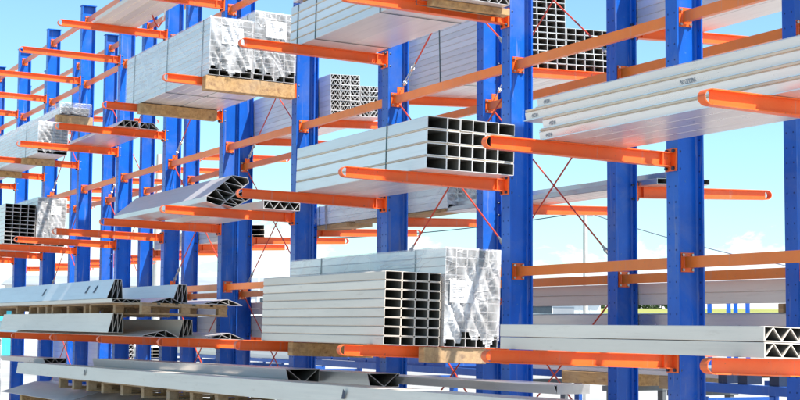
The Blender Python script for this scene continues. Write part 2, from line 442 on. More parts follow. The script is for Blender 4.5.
def section_mesh(kind, w, h, L, mat_, **k):
    m = MB(); {'tube': sec_tube, 'truss': sec_truss, 'trap': sec_trap, 'wedge': sec_wedge, 'lean': sec_lean}[kind](m, w, h, L, **k)
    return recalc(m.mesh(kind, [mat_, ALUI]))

def wood_box(name, parent, x0, x1, y0, y1, z0, z1, mat_=None):
    m = MB(); m.box(x0, x1, y0, y1, z0, z1); me = m.mesh(name, mat_ or WOOD); o = link(name, me, parent)
    bv = o.modifiers.new('b', 'BEVEL'); bv.width = .004; bv.segments = 1; return o
def strap_ring(parent, x, w, h, z0=0, mat_=None, wd=.012):
    m = MB(); e = .0025; t = .002
    m.box(x-wd/2, x+wd/2, -e-t, -e, z0-e, h+e); m.box(x-wd/2, x+wd/2, w+e, w+e+t, z0-e, h+e)
    m.box(x-wd/2, x+wd/2, -e-t, w+e+t, h+e, h+e+t); m.box(x-wd/2, x+wd/2, -e-t, w+e+t, z0-e-t, z0-e)
    return link('strap', m.mesh('strap', mat_ or STRAP), parent)
def film_shell(name, parent, x0, x1, w, h, z0=0, off=.008, mat_=None, near=True, amp=.010, seed=0, nx=30):
    """thin stretch film over the bundle: front, top, back and the near end, softly crumpled"""
    r = random.Random(seed); m = MB()
    ph = [(r.uniform(4, 15), r.uniform(4, 15), r.uniform(0, 6)) for _ in range(6)]
    def dz(a, b): return amp*sum(sin(p*a+q*b+s)/(1+i*.4) for i, (p, q, s) in enumerate(ph))/2.4
    def patch(o, u, v, n, nu, nv, clip=None):
        o, u, v, n = map(Vector, (o, u, v, n)); vs = []; fs = []
        for i in range(nu+1):
            for j in range(nv+1):
                a, b = i/nu, j/nv; edge = min(1, 6*min(a, 1-a, b, 1-b)+.0)
                p = o+u*a+v*b; q = n*(dz((u*a).length*2+o.x, (v*b).length*2+o.y)*edge+amp*.4*edge)
                vs.append(p+q)
        for i in range(nu):
            for j in range(nv):
                k = i*(nv+1)+j
                if clip and clip(i/nu, j/nv): continue
                fs.append((k, k+nv+1, k+nv+2, k+1))
        m.add(vs, fs)
    y0, y1, zt = -off, w+off, h+off
    patch((x0, y0, z0), (x1-x0, 0, 0), (0, 0, zt-z0), (0, -1, 0), nx, 10)
    patch((x0, y0, zt), (x1-x0, 0, 0), (0, y1-y0, 0), (0, 0, 1), nx, 8)
    patch((x0, y1, z0), (x1-x0, 0, 0), (0, 0, zt-z0), (0, 1, 0), nx, 6)
    sd = m; o1 = None
    me = m.mesh(name, mat_ or FILMS)
    for p in me.polygons: p.use_smooth = True
    o1 = link(name, me, parent)
    if near:
        m = MB(); amp0 = amp; 
        def ragged(a, b): return b < .06+.05*sin(a*9+seed)+.04*sin(a*23)
        o, u, v = Vector((x1+off, y0, z0)), Vector((0, y1-y0, 0)), Vector((0, 0, zt-z0)); vs = []; fs = []; N = 26
        for i in range(N+1):
            for j in range(N+1):
                a, b = i/N, j/N; edge = min(1, 8*min(a, 1-a, 1-b))
                q = (dz(a*3+3, b*3)+.5*abs(dz(b*9, a*7+1)))*edge*2.4 + .016*edge
                vs.append(o+u*a+v*b+Vector((q, 0, 0)))
        for i in range(N):
            for j in range(N):
                if ragged(i/N, j/N): continue
                k = i*(N+1)+j; fs.append((k, k+N+1, k+N+2, k+1))
        m.add(vs, fs); me = m.mesh('end_film', FILM)
        for p in me.polygons: p.use_smooth = True
        link('end_film', me, parent)
    return o1
def doc_sheet(parent, x, y0, y1, z0, z1, mark=False):
    m = MB(); n = 5
    vs = [(x+.004*sin(i*1.9), y0+(y1-y0)*i/n, z) for i in range(n+1) for z in (z0, z1)]
    m.add(vs, [(2*i, 2*i+2, 2*i+3, 2*i+1) for i in range(n)])
    s = link('label_sheet', m.mesh('sheet', SHEET), parent)
    m = MB(); w = y1-y0; h = z1-z0
    for k in range(6):
        zz = z1-h*(.16+.12*k)
        m.box(x+.0055, x+.0062, y0+w*.1, y0+w*(.35+.4*((k*37) % 10)/10), zz-.0025, zz)
    if mark:
        yc, zc = y0+w*.72, z0+h*.62
        m.add([(x+.006, yc-.022, zc-.02), (x+.006, yc+.022, zc-.02), (x+.006, yc, zc+.022)], [(0, 1, 2)])
    link('print', m.mesh('print', INK), s)

def bundle(name, label, cat, x1, L, y0, z, nw, nh, w, h, kind='tube', mat_=None, tilt=-T, group=None, jit=.006, gap=.0008,
           straps=(), bearers=(), part='tube', paper=False, film=False, widths=None, tilty=0, shape=None, **kw):  # paper adds cream strips painted as sunlit board edges
    """near end at x1, length L towards -x, lower viewer-side edge at (y0, z)"""
    t = thing(name, label, cat, (x1, y0, z), (tilt, tilty, 0), group)
    mat_ = mat_ or ALU; cache = {}; ws = widths or [w]*nw
    for j in range(nh):
        yy = 0
        for i, wi in enumerate(ws):
            if shape and not shape(i, j): yy += wi+gap; continue
            if wi not in cache: cache[wi] = section_mesh(kind, wi, h, L, mat_, **kw)
            link(part, cache[wi], t, (random.uniform(-jit, jit), yy, j*(h+gap+(.008 if paper else 0))+.001))
            yy += wi+gap
    W = sum(ws)+gap*len(ws); H = nh*(h+gap+(.008 if paper else 0))
    if paper:
        for j in range(1, nh):
            m = MB(); zz = j*(h+gap+.008)-.0080+.001; m.box(-L+.01, -.004, -.0035, W-.002, zz, zz+.0072); link('lit_edge_strip', m.mesh('lit_edge_strip', LIT_EDGE), t)  # cream strip standing in for the sunlit edge between layers
    for s in straps: strap_ring(t, s, W, H)
    for (bx, b0, b1, bh) in bearers:
        wood_box('bearer', t, bx-.045, bx+.045, b0, b1, -bh, -.001)
        strap_ring(t, bx, W, H, -bh)
    if film: film_shell('side_film', t, -L-.01, .002, W, H, .0, seed=int(abs(x1*100)))
    t['_w'] = W; t['_h'] = H
    return t, W, H

# ================================================================== loads, near side
# right: long stack of wide boards
L4 = thing('board_stack', 'long stack of four wide aluminium board layers with numbers, staggered ends, right of the middle', 'board stack',
           (0, -1.0, zf('M', -1.0)), (-T, 0, 0))
offs = [.03, .06, -.115, .0]
for j in range(4):
    zz = j*.0655; x0 = -.08+offs[j]*1.1; x1 = 2.75
    W = .565
    for q in range(4):
        m = MB(); ya, yb = W*q/4+.001, W*(q+1)/4-.001; xe = x0+(.0, .02, -.03, .015)[q]
        m.prismx([(ya+(.011 if q == 0 else .002), 0), (yb-.002, 0), (yb, .004), (yb, .0540), (ya+.003, .0540), (ya, .048), (ya+(.009 if q == 0 else 0), .004)], xe, x1)
        if q == 0: m.box(xe-.001, x1, -.007, 0.0125, 0, .005)
        link('board', recalc(m.mesh('board', ALUB)), L4, (0, 0, zz))
    if j < 3:
        m = MB(); m.box(x0+.015, x1-.01, -.006, W-.004, .0545, .0645); link('lit_edge_strip', m.mesh('lit_edge_strip', LIT_EDGE), L4, (0, 0, zz))  # strip coloured as the board lip catching the sun
def text(s, parent, loc, size, name='marking', rot=(pi/2, 0, 0), mat_=None):
    cu = bpy.data.curves.new(name, 'FONT'); cu.body = s; cu.size = size; cu.extrude = .0004
    cu.materials.append(mat_ or INK); o = bpy.data.objects.new(name, cu); COL.objects.link(o)
    bpy.context.view_layer.update(); me = bpy.data.meshes.new_from_object(o.evaluated_get(bpy.context.evaluated_depsgraph_get()))
    bpy.data.objects.remove(o); return link(name, me, parent, loc, rot)
INKG = paint('pencil_mark', (.22, .24, .27), (.26, .28, .31), .8)
for j, s in enumerate(('4424', '4924', '4724', '4924')):
    text(s, L4, (-.08+offs[j]*1.1+.07, +.0015, j*.0655+.014), .032, mat_=INKG)
text('N1270N', L4, (1.27, .0015, 2*.0655+.012), .034, mat_=INKG)
link('strap', MB().box(2.2, 2.212, -.012, -.010, 0, .26).mesh('strap', STRAP), L4)

# middle: open square tubes
bundle('tube_bundle', 'open bundle of square aluminium tubes, dark square mouths in four rows, at the centre', 'tube bundle', -1.70, 2.27, -.865,
       zf('M', -.865), 6, 4, .1, .083, straps=(-.62,), widths=[.155, .098, .1, .1, .1, .13], paper=True, jit=.003, th=.0045)
# top middle: pack of white boards with timber
t, W, H = bundle('board_pack', 'pale pack of stacked hollow boards on timber bearers at the top centre', 'board pack', -1.72, 2.42, -.86, zf('T', -.86),
       2, 5, .33, .062, 'truss', straps=(-.72, -1.9), bearers=((-.14, .10, .72, .05), (-2.27, .0, .62, .05)), paper=True, part='board', cells=8)
wood_box('spacer', t, -2.2, -1.3, .004, .2, H+.0, H+.03)
bundle('board_pack', 'upper pale board pack lying on the timber spacer of the top centre pack', 'board pack', -1.75, 2.38, -.84, zf('T', -.84)+H+.034,
       2, 3, .32, .062, 'truss', paper=True, part='board', straps=(-.75,), cells=8)
# two wrapped bundles
for k, (y0, n, hh, lab) in enumerate(((-1.005, 4, 10, 'film-wrapped tube bundle, left and lower one of the top pair'),
                               (-.575, 4, 12, 'taller film-wrapped tube bundle with a triangle-marked sheet, right of the top pair'))):
    t, W, H = bundle('wrapped_tube_bundle', lab, 'wrapped bundle', -5.72, 2.63, y0, zf('T', y0)+.002, n, hh, .102, .0525, straps=(-.2, -1.25, -2.35), film=True,
                     group='film-wrapped tube bundles')
    doc_sheet(t, .030, .10, .31, H-.24, H-.08, mark=bool(k))
t = thing('timber_bearer', 'thick knotty timber bearer under the near ends of the wrapped top pair', 'timber', (-5.775, -1.03, zf('T', -1.03)-.002), (-T, 0, 0), 'timber bearers under the wrapped top pair')
wood_box('beam', t, -.05, .05, 0, .88, -.135, -.002)
t = thing('timber_bearer', 'thick timber bearer under the far ends of the wrapped top pair', 'timber', (-7.79, -1.03, zf('T', -1.03)-.002), (-T, 0, 0), 'timber bearers under the wrapped top pair')
wood_box('beam', t, -.05, .05, 0, .84, -.11, -.002)

# trapezoid profiles on the middle-left arms
def prof(name, label, x1, L, y, z, kind, w, h, mat_=ALUD, tilt=-T, rx=0, part=None, group=None, ry=0, **kw):
    t = thing(name, label, 'profile', (x1, y, z), (tilt+rx, ry, 0), group)
    link('shell', section_mesh(kind, w, h, L, mat_, **kw), t); return t
zM = lambda y: zf('M', y)
prof('trapezoid_profile', 'large bare aluminium trapezoid profile with zigzag end, front of the centre-left group', -5.66, 2.95, -1.03, zM(-1.03)+.006, 'lean', .40, .285, ALU, group='trapezoid profiles on the centre-left arms')
prof('trapezoid_profile', 'smaller dark-mouthed trapezoid profile lying between the large one and the flat one', -5.72, 2.8, -.86, zM(-.86)+.004, 'lean', .34, .16, group='trapezoid profiles on the centre-left arms')
prof('trapezoid_profile', 'flat triangular-webbed profile at the column side of the centre-left group', -5.60, 2.9, -.50, zM(-.50)+.004, 'truss', .36, .075, ALU, cells=7, group='trapezoid profiles on the centre-left arms')
wood_box('spacer_block', None, -5.95, -5.75, -.80, -.74, zM(-.8), zM(-.8)+.0025) if False else None

# far-left middle: dark tubes and wrapped bundle
t, W, H = bundle('tube_bundle', 'open bundle of flat tubes with dark mouths at the far left', 'tube bundle', -13.58, 4.2, -1.13, zM(-1.13), 4, 10, .103, .054, straps=(-1.2,), mat_=ALU)
t, W, H = bundle('wrapped_tube_bundle', 'film-wrapped bundle with a paper sheet beside the dark open tubes at far left', 'wrapped bundle', -13.60, 4.2, -.69, zM(-.69), 4, 12, .098, .0545, film=True, group='film-wrapped tube bundles')
doc_sheet(t, .030, .18, .32, H-.23, H-.11)
# far-left top: wrapped bundles and timber
t, W, H = bundle('wrapped_tube_bundle', 'long film-wrapped bundle with striped end at the upper left, below the rounded one', 'wrapped bundle', -12.96, 6.5, -.85, zf('T', -.85), 2, 10, .2, .042, film=True,
                 bearers=((-.70, -.05, .40, .09), (-2.7, -.05, .40, .09)), group='film-wrapped tube bundles')
t, W2, H2 = bundle('wrapped_tube_bundle', 'rounded white film roll-like wrapped bundle on timber at the upper left', 'wrapped bundle', -12.98, 6.4, -.55, zf('T', -.55)+H+.125, 3, 2, .13, .05, film=True,
                 group='film-wrapped tube bundles')
film_shell('bulge_film', t, -.6, .05, W2, H2+.04, 0, off=.02, amp=.02, seed=5, nx=8)
for bx in (-13.03, -15.6):
    t = thing('timber_bearer', 'timber block between the two stacked wrapped bundles, %s' % ('near end' if bx > -14 else 'farther left'), 'timber', (bx, -.60, zf('T', -.6)+H+.004), (-T, 0, 0), 'timber blocks between wrapped bundles')
    wood_box('beam', t, -.05, .05, 0, .50, 0, .115)
# small flat profiles on the G and H arms
prof('flat_profile', 'flat webbed profile with sawtooth end, left one of the small upper-left pair', -9.66, 2.3, -.72, zf('T', -.72)+.003, 'trap', .27, .075, lean=.3, group='small flat profiles at the upper left')
prof('flat_profile', 'flat webbed profile, right one of the small upper-left pair, seen from below', -9.70, 2.3, -.44, zf('T', -.44)+.003, 'trap', .24, .07, lean=.3, flip=True, group='small flat profiles at the upper left')
# thin plank pack at the very top left
t = thing('plank_pack', 'thin pack of slatted beige planks with a red and white tassel at the top left', 'plank pack', (-5.4, -.98, zf('U', -.98)), (-T, 0, 0))
for i in range(5):
    m = MB(); m.box(-4.45, 0, i*.105, i*.105+.098, 0, .03); link('plank', m.mesh('plank', ALUW), t, (random.uniform(-.04, .04), 0, 0))
    m = MB(); m.box(-4.40, 0, i*.105+.01, i*.105+.088, .032, .055); link('plank', m.mesh('plank', ALUW), t, (random.uniform(-.04, .04), 0, 0))
RB = paint('tassel_red', (.55, .05, .03), (.6, .07, .04), .7)
m = MB(); m.tube([(-3.6, .45, 0), (-3.55, .47, -.09), (-3.45, .48, -.16), (-3.3, .48, -.12)], .009, 6); link('tassel', m.mesh('tassel', RB), t)
m = MB(); m.tube([(-3.32, .48, -.12), (-3.25, .48, -.06), (-3.22, .48, 0)], .008, 6); link('tassel', m.mesh('tassel', SHEET), t)

# ---- low arm level
zL = lambda y: zf('L', y)
bundle('tube_bundle', 'neat open bundle of flat tubes with 32 dark rectangular mouths, low centre', 'tube bundle', -1.76, 2.2, -1.148, zL(-1.148), 4, 8, .104, .0600, widths=[.125, .102, .098, .09], mat_=ALUW, jit=.002, th=.004, gap=.002, c=.006)
t, W, H = bundle('wrapped_tube_bundle', 'film-wrapped tube bundle with loose crumpled film and paper sheet, low centre', 'wrapped bundle', -1.74, 2.75, -.705, zL(-.705), 5, 11, .083, .0600, film=True,
                 straps=(-.45, -2.1), group='film-wrapped tube bundles', jit=.002)
doc_sheet(t, .034, .02, .20, .30, .45)
for bx, y0, y1, lab in ((-1.80, -.84, -.36, 'pale knotty timber bearer under the low centre wrapped bundle'), (-3.72, -1.0, -.3, 'timber bearer under the far end of the low centre bundles')):
    t = thing('timber_bearer', lab, 'timber', (bx, y0, zL(y0)-.004), (-T, 0, 0)); wood_box('beam', t, -.045, .045, 0, y1-y0, -.105, 0)
# right low: two truss boards
t, W, H = bundle('truss_profile_stack', 'two long hollow truss profiles on top of each other with triangular webs, lower right', 'profile stack', 2.14, 2.27, -1.2, zL(-1.2), 1, 2, .30, .068, 'truss', part='profile', mat_=ALUW, paper=False, cells=6, jit=.02, th=.005, gap=.003)

# left low: profiles on the arms, pallets, profiles on pallets
G1 = 'profiles lying directly on the lower-left arms'; G2 = 'profiles lying on the lower-left pallets'
prof('trapezoid_profile', 'tall trapezoid profile with open zigzag end, lower tier on the left', -8.15, 5.2, -1.20, zL(-1.20)+.032, 'trap', .16, .20, ALUW, lean=.3, group=G1)
prof('trapezoid_profile', 'tall trapezoid profile, second open end from the left in the lower tier', -7.66, 3.4, -.60, zL(-.6)+.0, 'trap', .15, .185, ALUW, lean=.3, group=G1)
prof('flat_profile', 'flat webbed profile between the two tall ones of the lower tier', -7.55, 5.6, -1.03, zL(-1.03), 'wedge', .40, .07, ALU, group=G1)
prof('flat_profile', 'flat pale profile nearest the columns in the lower left tier', -6.95, 5.6, -.57, zL(-.57), 'wedge', .42, .06, ALU, group=G1)
prof('trapezoid_profile', 'short trapezoid profile end at the far left of the lower tier', -13.0, 5.0, -1.0, zL(-1.0), 'trap', .16, .15, lean=.3, group=G1)
prof('flat_profile', 'flat webbed profile end at the far left of the lower tier', -12.6, 5.0, -.82, zL(-.82), 'wedge', .30, .06, group=G1)
def pallet(x1, L, y0, W, z, label, h=.115, tilt=-T, group='wooden pallets on the lower-left arms'):
    t = thing('wooden_pallet', label, 'pallet', (x1, y0, z), (tilt, 0, 0), group)
    m = MB()
    for k in range(5): m.box(-L, 0, W*k/5+.005, W*k/5+W/5-.03, h-.018, h)
    link('top_boards', m.mesh('pb', PALLETW), t)
    cb = MB().box(0, .09, 0, W-.02, h-.036, h-.0185).mesh('pc', PALLETW); bb = MB().box(0, .09, .0005, W-.0205, 0, .018).mesh('pb2', PALLETW)
    bk = MB().box(0, .085, 0, .09, .0185, h-.0365).mesh('pk', PALLETW)
    for x in (-L, -L/2-.04, -.09):
        link('cross_board', cb, t, (x, 0, 0)); link('bottom_board', bb, t, (x, 0, 0))
        for y in (0.002, W/2-.05, W-.12): link('block', bk, t, (x+.002, y, 0))
    return t
zt = lambda y: zL(y)+.232
PL = [(-14.9, -12.7, 'farthest left'), (-12.05, -11.1, 'second from the left'), (-10.9, -9.35, 'in the middle of the row'), (-9.2, -7.25, 'nearest and rightmost')]
pz = .075+.0
for a, b, w_ in PL:
    pallet(b, b-a, -1.12, .92, zL(-1.12)+.222, 'brown wooden pallet between the two lower-left profile tiers, ' + w_)
zp = lambda y: zL(-1.12)+.222+.117-T*(y+1.12)
TS = prof('trapezoid_profile', 'tall trapezoid profile with black slots in its face, upper tier on the pallets', -8.15, 9.2, -1.22, zp(-1.22)+.045, 'trap', .17, .20, ALU, lean=.45, group=G2)
for q in (-.62, -.95, -2.9):
    m = MB(); m.add([(q, .0225-.006, .065), (q+.05, .0225-.006, .065), (q+.10, .0555-.006, .145), (q+.05, .0555-.006, .145)], [(0, 1, 2, 3)]); link('slot', m.mesh('slot', DARK), TS)
prof('flat_profile', 'thin pale lip profile under the slotted one, on the front edge of the pallets', -7.9, 9.3, -1.235, zp(-1.235), 'truss', .30, .040, ALUW, cells=6, group=G2)
prof('trapezoid_profile', 'tall trapezoid profile, second open end from the left on the pallets', -7.70, 3.6, -.66, zp(-.66)+.02, 'trap', .16, .185, ALU, lean=.35, group=G2)
prof('flat_profile', 'flat webbed profile between the two tall ones on the pallets', -7.60, 7.2, -.92, zp(-.92), 'wedge', .34, .065, ALU, group=G2)
prof('flat_profile', 'flat pale profile nearest the columns on the pallets', -7.02, 6.5, -.57, zp(-.57), 'wedge', .42, .055, ALU, group=G2)

# ---- bottom load: long beams on pallets
def beam(label, xa, xb, y, ztop_b, w, h, mat_=ALUW, slope=.0128, kind='trap', **kw):
    t = thing('long_profile', label, 'profile', (xb, y, ztop_b-h), (0, slope*1.0, 0), 'long profiles across the bottom')
    link('shell', section_mesh(kind, w, h, xb-xa, mat_, **kw), t); return t
# rotation about y by +s lowers points at -x?  local -x end: z = +x*sin -> see check below
SL = -.0085
beam('pale long profile crossing the whole bottom of the picture, front one', -12.3, .9, -1.20, -.405, .26, .135, slope=SL, lean=.08)
FB = bpy.data.objects['long_profile']
for q in (-9.95, -3.2):
    m = MB(); m.add([(q, -.004, .05), (q+.05, -.004, .05), (q+.07, -.004, .10), (q+.03, -.004, .12)], [(0, 1, 2, 3)]); link('slot', m.mesh('slot', DARK), FB)
beam('grey long profile behind the front bottom one, its open end left of the centre', -9.6, -3.91, -.93, -.362, .26, .11, ALUD, slope=SL, lean=-.1, few=True)
beam('grey long profile behind the front bottom one, open end below the low centre bundles', -9.4, -3.02, -.64, -.372, .24, .10, ALUD, slope=SL, lean=-.1, few=True)
beam('grey long profile at the column side of the bottom load, ending near the right', -8.5, -.80, -.40, -.376, .24, .055, ALUD, slope=SL, lean=-.1, few=True)
link('end_cap', MB().box(.001, .004, -.002, .242, -.002, .058).mesh('cap', ALUD), bpy.data.objects['long_profile.003'])
beam('grey profile whose small open end shows at the far left of the bottom load', -14.2, -11.7, -.98, -.455, .26, .06, ALUD, slope=SL, lean=-.1)
def slope_at(x): return -.405-.135-.0085*(.9-x)          # underside of the front beam
for a, b, lab in ((-10.3, -9.0, 'left'), (-8.5, -7.0, 'middle'), (-6.3, -4.9, 'right')):
    p = pallet(b, b-a, -1.16, .95, slope_at(b)-.122, 'wooden pallet under the long bottom profiles, %s one' % lab, h=.12, tilt=0, group='wooden pallets under the bottom profiles')
    p.rotation_euler = (0, SL, 0)
def broad(name_, x1, L, w_, mm):
    t = prof('broad_profile', name_, x1, L, -1.27, slope_at(x1)-.122-.13, 'trap', w_, .125, mm, tilt=0, lean=.55, ry=SL, group='broad profiles at the very bottom')
broad('broad bright sloping profile under the bottom pallets, at the lower left', -9.45, 3.4, .8, ALU)
broad('broad dark profile under the bottom pallets, right of the bright one', -2.4, 7.0, .8, ALUD)
for x, w_ in ((-11.8, 'farthest left'), (-9.85, 'second from the left'), (-7.9, 'third from the left'), (-5.9, 'fourth from the left'), (-3.95, 'nearest')):
    t = thing('timber_bearer', 'tall timber bearer on the bottom arm, ' + w_, 'timber', (x, -1.25, LV['Z']+.075), (0, 0, 0), 'bearers on the bottom arms')
    wood_box('beam', t, -.06, .06, 0, 1.1, 0, slope_at(x)-.122-.135-LV['Z']-.075)
bundle('wrapped_tube_bundle', 'upright film-wrapped stack at the lower left edge', 'wrapped bundle', -16.9, 4.0, -1.14, -1.33, 6, 15, .12, .07, film=True, tilt=0, group='film-wrapped tube bundles')

# ================================================================== loads, rear side
TB = T
bundle('tube_bundle', 'tall bundle of flat tubes on the rear arms, louvre-like side, top centre', 'tube bundle', -3.93, 2.15, 1.02, zb('T', 1.02), 7, 13, .096, .0535, tilt=TB, straps=(-1.1,), th=.0035)
bundle('tube_bundle', 'lower bundle of flat tubes with a grid of mouths right of the tall rear one', 'tube bundle', -3.93, 2.1, 1.705, zb('T', 1.705), 5, 7, .095, .0535, tilt=TB, th=.0035)
bundle('truss_profile_stack', 'stack of webbed profiles with triangle patterns on the rear arms, left of the centre', 'profile stack', -7.50, 3.0, 1.01, zb('T', 1.01), 3, 8, .115, .055, 'truss', part='profile', tilt=TB, cells=4, th=.005)
bundle('truss_profile_stack', 'lower stack of webbed profiles right of the taller one on the rear arms', 'profile stack', -7.50, 3.0, 1.365, zb('T', 1.365), 3, 6, .105, .055, 'truss', part='profile', tilt=TB, cells=4, th=.005)
bundle('board_pack', 'board pack on the rear arms at the top right, seen from below', 'board pack', 1.9, 4.0, 1.01, zb('T', 1.01), 2, 9, .32, .06, 'tube', part='board', tilt=TB, th=.004)
t, W, H = bundle('wrapped_tube_bundle', 'long film-wrapped webbed profiles on rear timber behind the square tubes', 'wrapped bundle', -4.85, 3.6, 1.0, zb('M', 1.0)+.03, 3, 3, .11, .066, 'truss', tilt=TB, film=True, cells=3, straps=(-2.9,), group='film-wrapped tube bundles')
wood_box('bearer', t, -3.35, -2.2, .0, .3, -.05, -.003); wood_box('bearer', t, -2.0, -.05, .0, .3, -.028, -.003)
strap_ring(t, -2.72, W, H, -.05, BROWNSTRAP, .06)
bundle('tube_bundle', 'lone small pack of dark rectangular tubes on a rear arm right of the centre', 'tube bundle', -1.68, 3.3, 1.02, zb('M', 1.02), 5, 1, .095, .042, tilt=TB, mat_=ALUD, th=.003)
t, W, H = bundle('tube_bundle', 'single rectangular tube lying on top of the small rear pack', 'tube bundle', -1.66, 3.3, 1.09, zb('M', 1.09)+.046, 2, 1, .095, .042, tilt=TB, mat_=ALUD, th=.003)
bundle('tube_bundle', 'single short tube end showing right of the nearest column', 'tube bundle', -1.76, 2.6, 1.43, zb('M', 1.43)+.044, 1, 1, .085, .042, tilt=TB, mat_=ALUD)
# low rear level: long pale bundles
zBL = lambda y: zb('L', y)
bundle('board_pack', 'long grey board pack on the low rear arms, under the pale one at right', 'board pack', 2.3, 6.2, 1.01, zBL(1.01), 2, 3, .25, .083, tilt=TB, part='board', mat_=ALUD)
bundle('board_pack', 'long pale board pack on spacers on the low rear arms at right', 'board pack', 2.3, 6.2, 1.01, zBL(1.01)+.318, 2, 2, .25, .078, tilt=TB, part='board', mat_=ALUW)
for x in (-.33, -1.33, -2.07, -3.55):
    t = thing('timber_spacer', 'small timber spacer between the low rear board packs, %s from the right' % {-.33: 'first', -1.33: 'second', -2.07: 'third', -3.55: 'fourth'}[x], 'timber', (x, 1.0, zBL(1.0)+.256), (TB, 0, 0), 'timber spacers on the low rear arms')
    wood_box('block', t, -.025, .025, .0, .10, 0, .060)
bundle('board_pack', 'long pale board pack on the low rear arms at left', 'board pack', -5.0, 7.0, 1.01, zBL(1.01), 2, 3, .25, .08, tilt=TB, part='board', mat_=ALUW)
bundle('board_pack', 'second long board pack on the low rear arms at left, above the first', 'board pack', -5.3, 6.5, 1.01, zBL(1.01)+.27, 2, 2, .25, .07, tilt=TB, part='board', mat_=ALUW)
bundle('truss_profile_stack', 'tall stack of webbed profiles seen between the far-left columns near the ground', 'profile stack', -16.4, 4.0, 1.05, -1.5, 4, 17, .13, .07, 'truss', part='profile', tilt=0, cells=3, th=.005)
bundle('board_pack', 'film-free pack of pale boards far left on the middle rear arms', 'board pack', -10.4, 3.2, 1.01, zb('M', 1.01)+.0, 2, 3, .2, .06, tilt=TB, part='board', mat_=ALUW, bearers=((-.3, 0, .4, .05),))

# ================================================================== yard behind the rack
def low_rack(x0, x1, y, zt_, label):
    t = thing('low_trestle_rack', label, 'trestle rack', ((x0+x1)/2, y, GZ), group='low blue trestle racks behind the rack')
    hx = (x1-x0)/2; ht = zt_-GZ
    for yy in (0, .9):
        m = MB(); m.box(-hx, hx, yy, yy+.08, ht-.09, ht); link('rail', m.mesh('rail', LOWBLUE), t)
        m = MB(); m.box(-hx, hx, yy+.01, yy+.07, .25, .33); link('rail', m.mesh('rail2', LOWBLUE), t)
    n = max(2, int((x1-x0)/1.35)+1)
    for k in range(n):
        xx = -hx+.05+(2*hx-.2)*k/(n-1)
        m = MB()
        for yy in (.015, .915): m.box(xx, xx+.10, yy, yy+.05, 0, ht-.141)
        m.box(xx+.01, xx+.09, .0655, .914, ht-.25, ht-.16); link('leg_frame', m.mesh('leg', LOWBLUE), t)
    return t
low_rack(-15.2, -8.6, 4.0, -.56, 'low blue trestle rack behind the columns below the low centre bundles')
low_rack(-5.15, -.5, 4.0, -.56, 'low blue trestle rack at the lower right corner')
for k, x in enumerate((-9.0, -6.95, -5.75)):
    t = thing('steel_stand', 'grey steel stand under the boards behind the rack, %s' % ('left', 'middle', 'right')[k], 'stand', (x, 4.2, GZ), group='steel stands behind the rack')
    for yy in (0, .7): link('leg', MB().box(-.05, .05, yy, yy+.05, 0, .97).mesh('leg', GREYS), t)
    link('crossbar', MB().box(-.06, .06, -.05, .8, .971, 1.03).mesh('bar', GREYS), t)
# blue troughs on the first
t = thing('trough_row', 'row of dark blue open troughs on the low trestle rack', 'troughs', (-12.2, 4.05, -.555))
for k in range(7):
    m = MB(); x = -2.6+k*.62
    m.box(x, x+.56, 0, .012, 0, .13); m.box(x, x+.012, .0125, .7, 0, .13); m.box(x+.548, x+.56, .0125, .7, 0, .13); m.box(x+.013, x+.547, .013, .7, 0, .01)
    m.box(x, x+.56, .705, .717, 0, .13)
    link('trough', m.mesh('trough', LOWBLUE), t)
for k, x in enumerate((-4.72, -4.42, -3.96)):
    t = thing('support_block', 'dark support block on the lower right trestle, %s of three' % ('left', 'middle', 'right')[k], 'block', (x, 4.02, -.558), group='support blocks on the trestle')
    m = MB(); m.box(-.07, .07, 0, .18, 0, .09); link('block', m.mesh('block', DARK), t)
bundle('board_pack', 'grey board pack on the trestle behind, under the right low arm', 'board pack', -5.0, 4.1, 4.2, -.525, 3, 2, .25, .050, tilt=0, part='board', mat_=ALUD)
t = thing('timber_pack', 'pale timber block pack under the grey boards on the trestle behind', 'timber', (-7.1, 4.15, -.665)); wood_box('block', t, -.75, .45, 0, .6, 0, .138)
t = thing('timber_pack', 'dark timber pack right of the pale one on the trestle behind', 'timber', (-5.75, 4.22, -.665)); wood_box('block', t, -.3, .12, 0, .6, 0, .138, PALLETW)
for k, (u, dd) in enumerate(((120, 44), (196, 47), (262, 42))):
    a = pi-.4643-math.atan((u-400)/1529.0); xx, yy = 7.4+dd*cos(a), -5.6+dd*sin(a); w_ = ('left', 'middle', 'right')[k]
    low_rack(xx-2.2, xx+2.2, yy, -.95, 'far low blue trestle rack behind the left columns, %s of three' % w_)
    bundle('board_pack', 'pale board pack on the far trestle behind the left columns, %s of three' % w_, 'board pack', xx+2.1, 4.2, yy+.05, -.945, 3, 3, .28, .09, tilt=0, part='board', mat_=(ALUW, ALUD, ALU)[k], group='board packs on the far trestles')
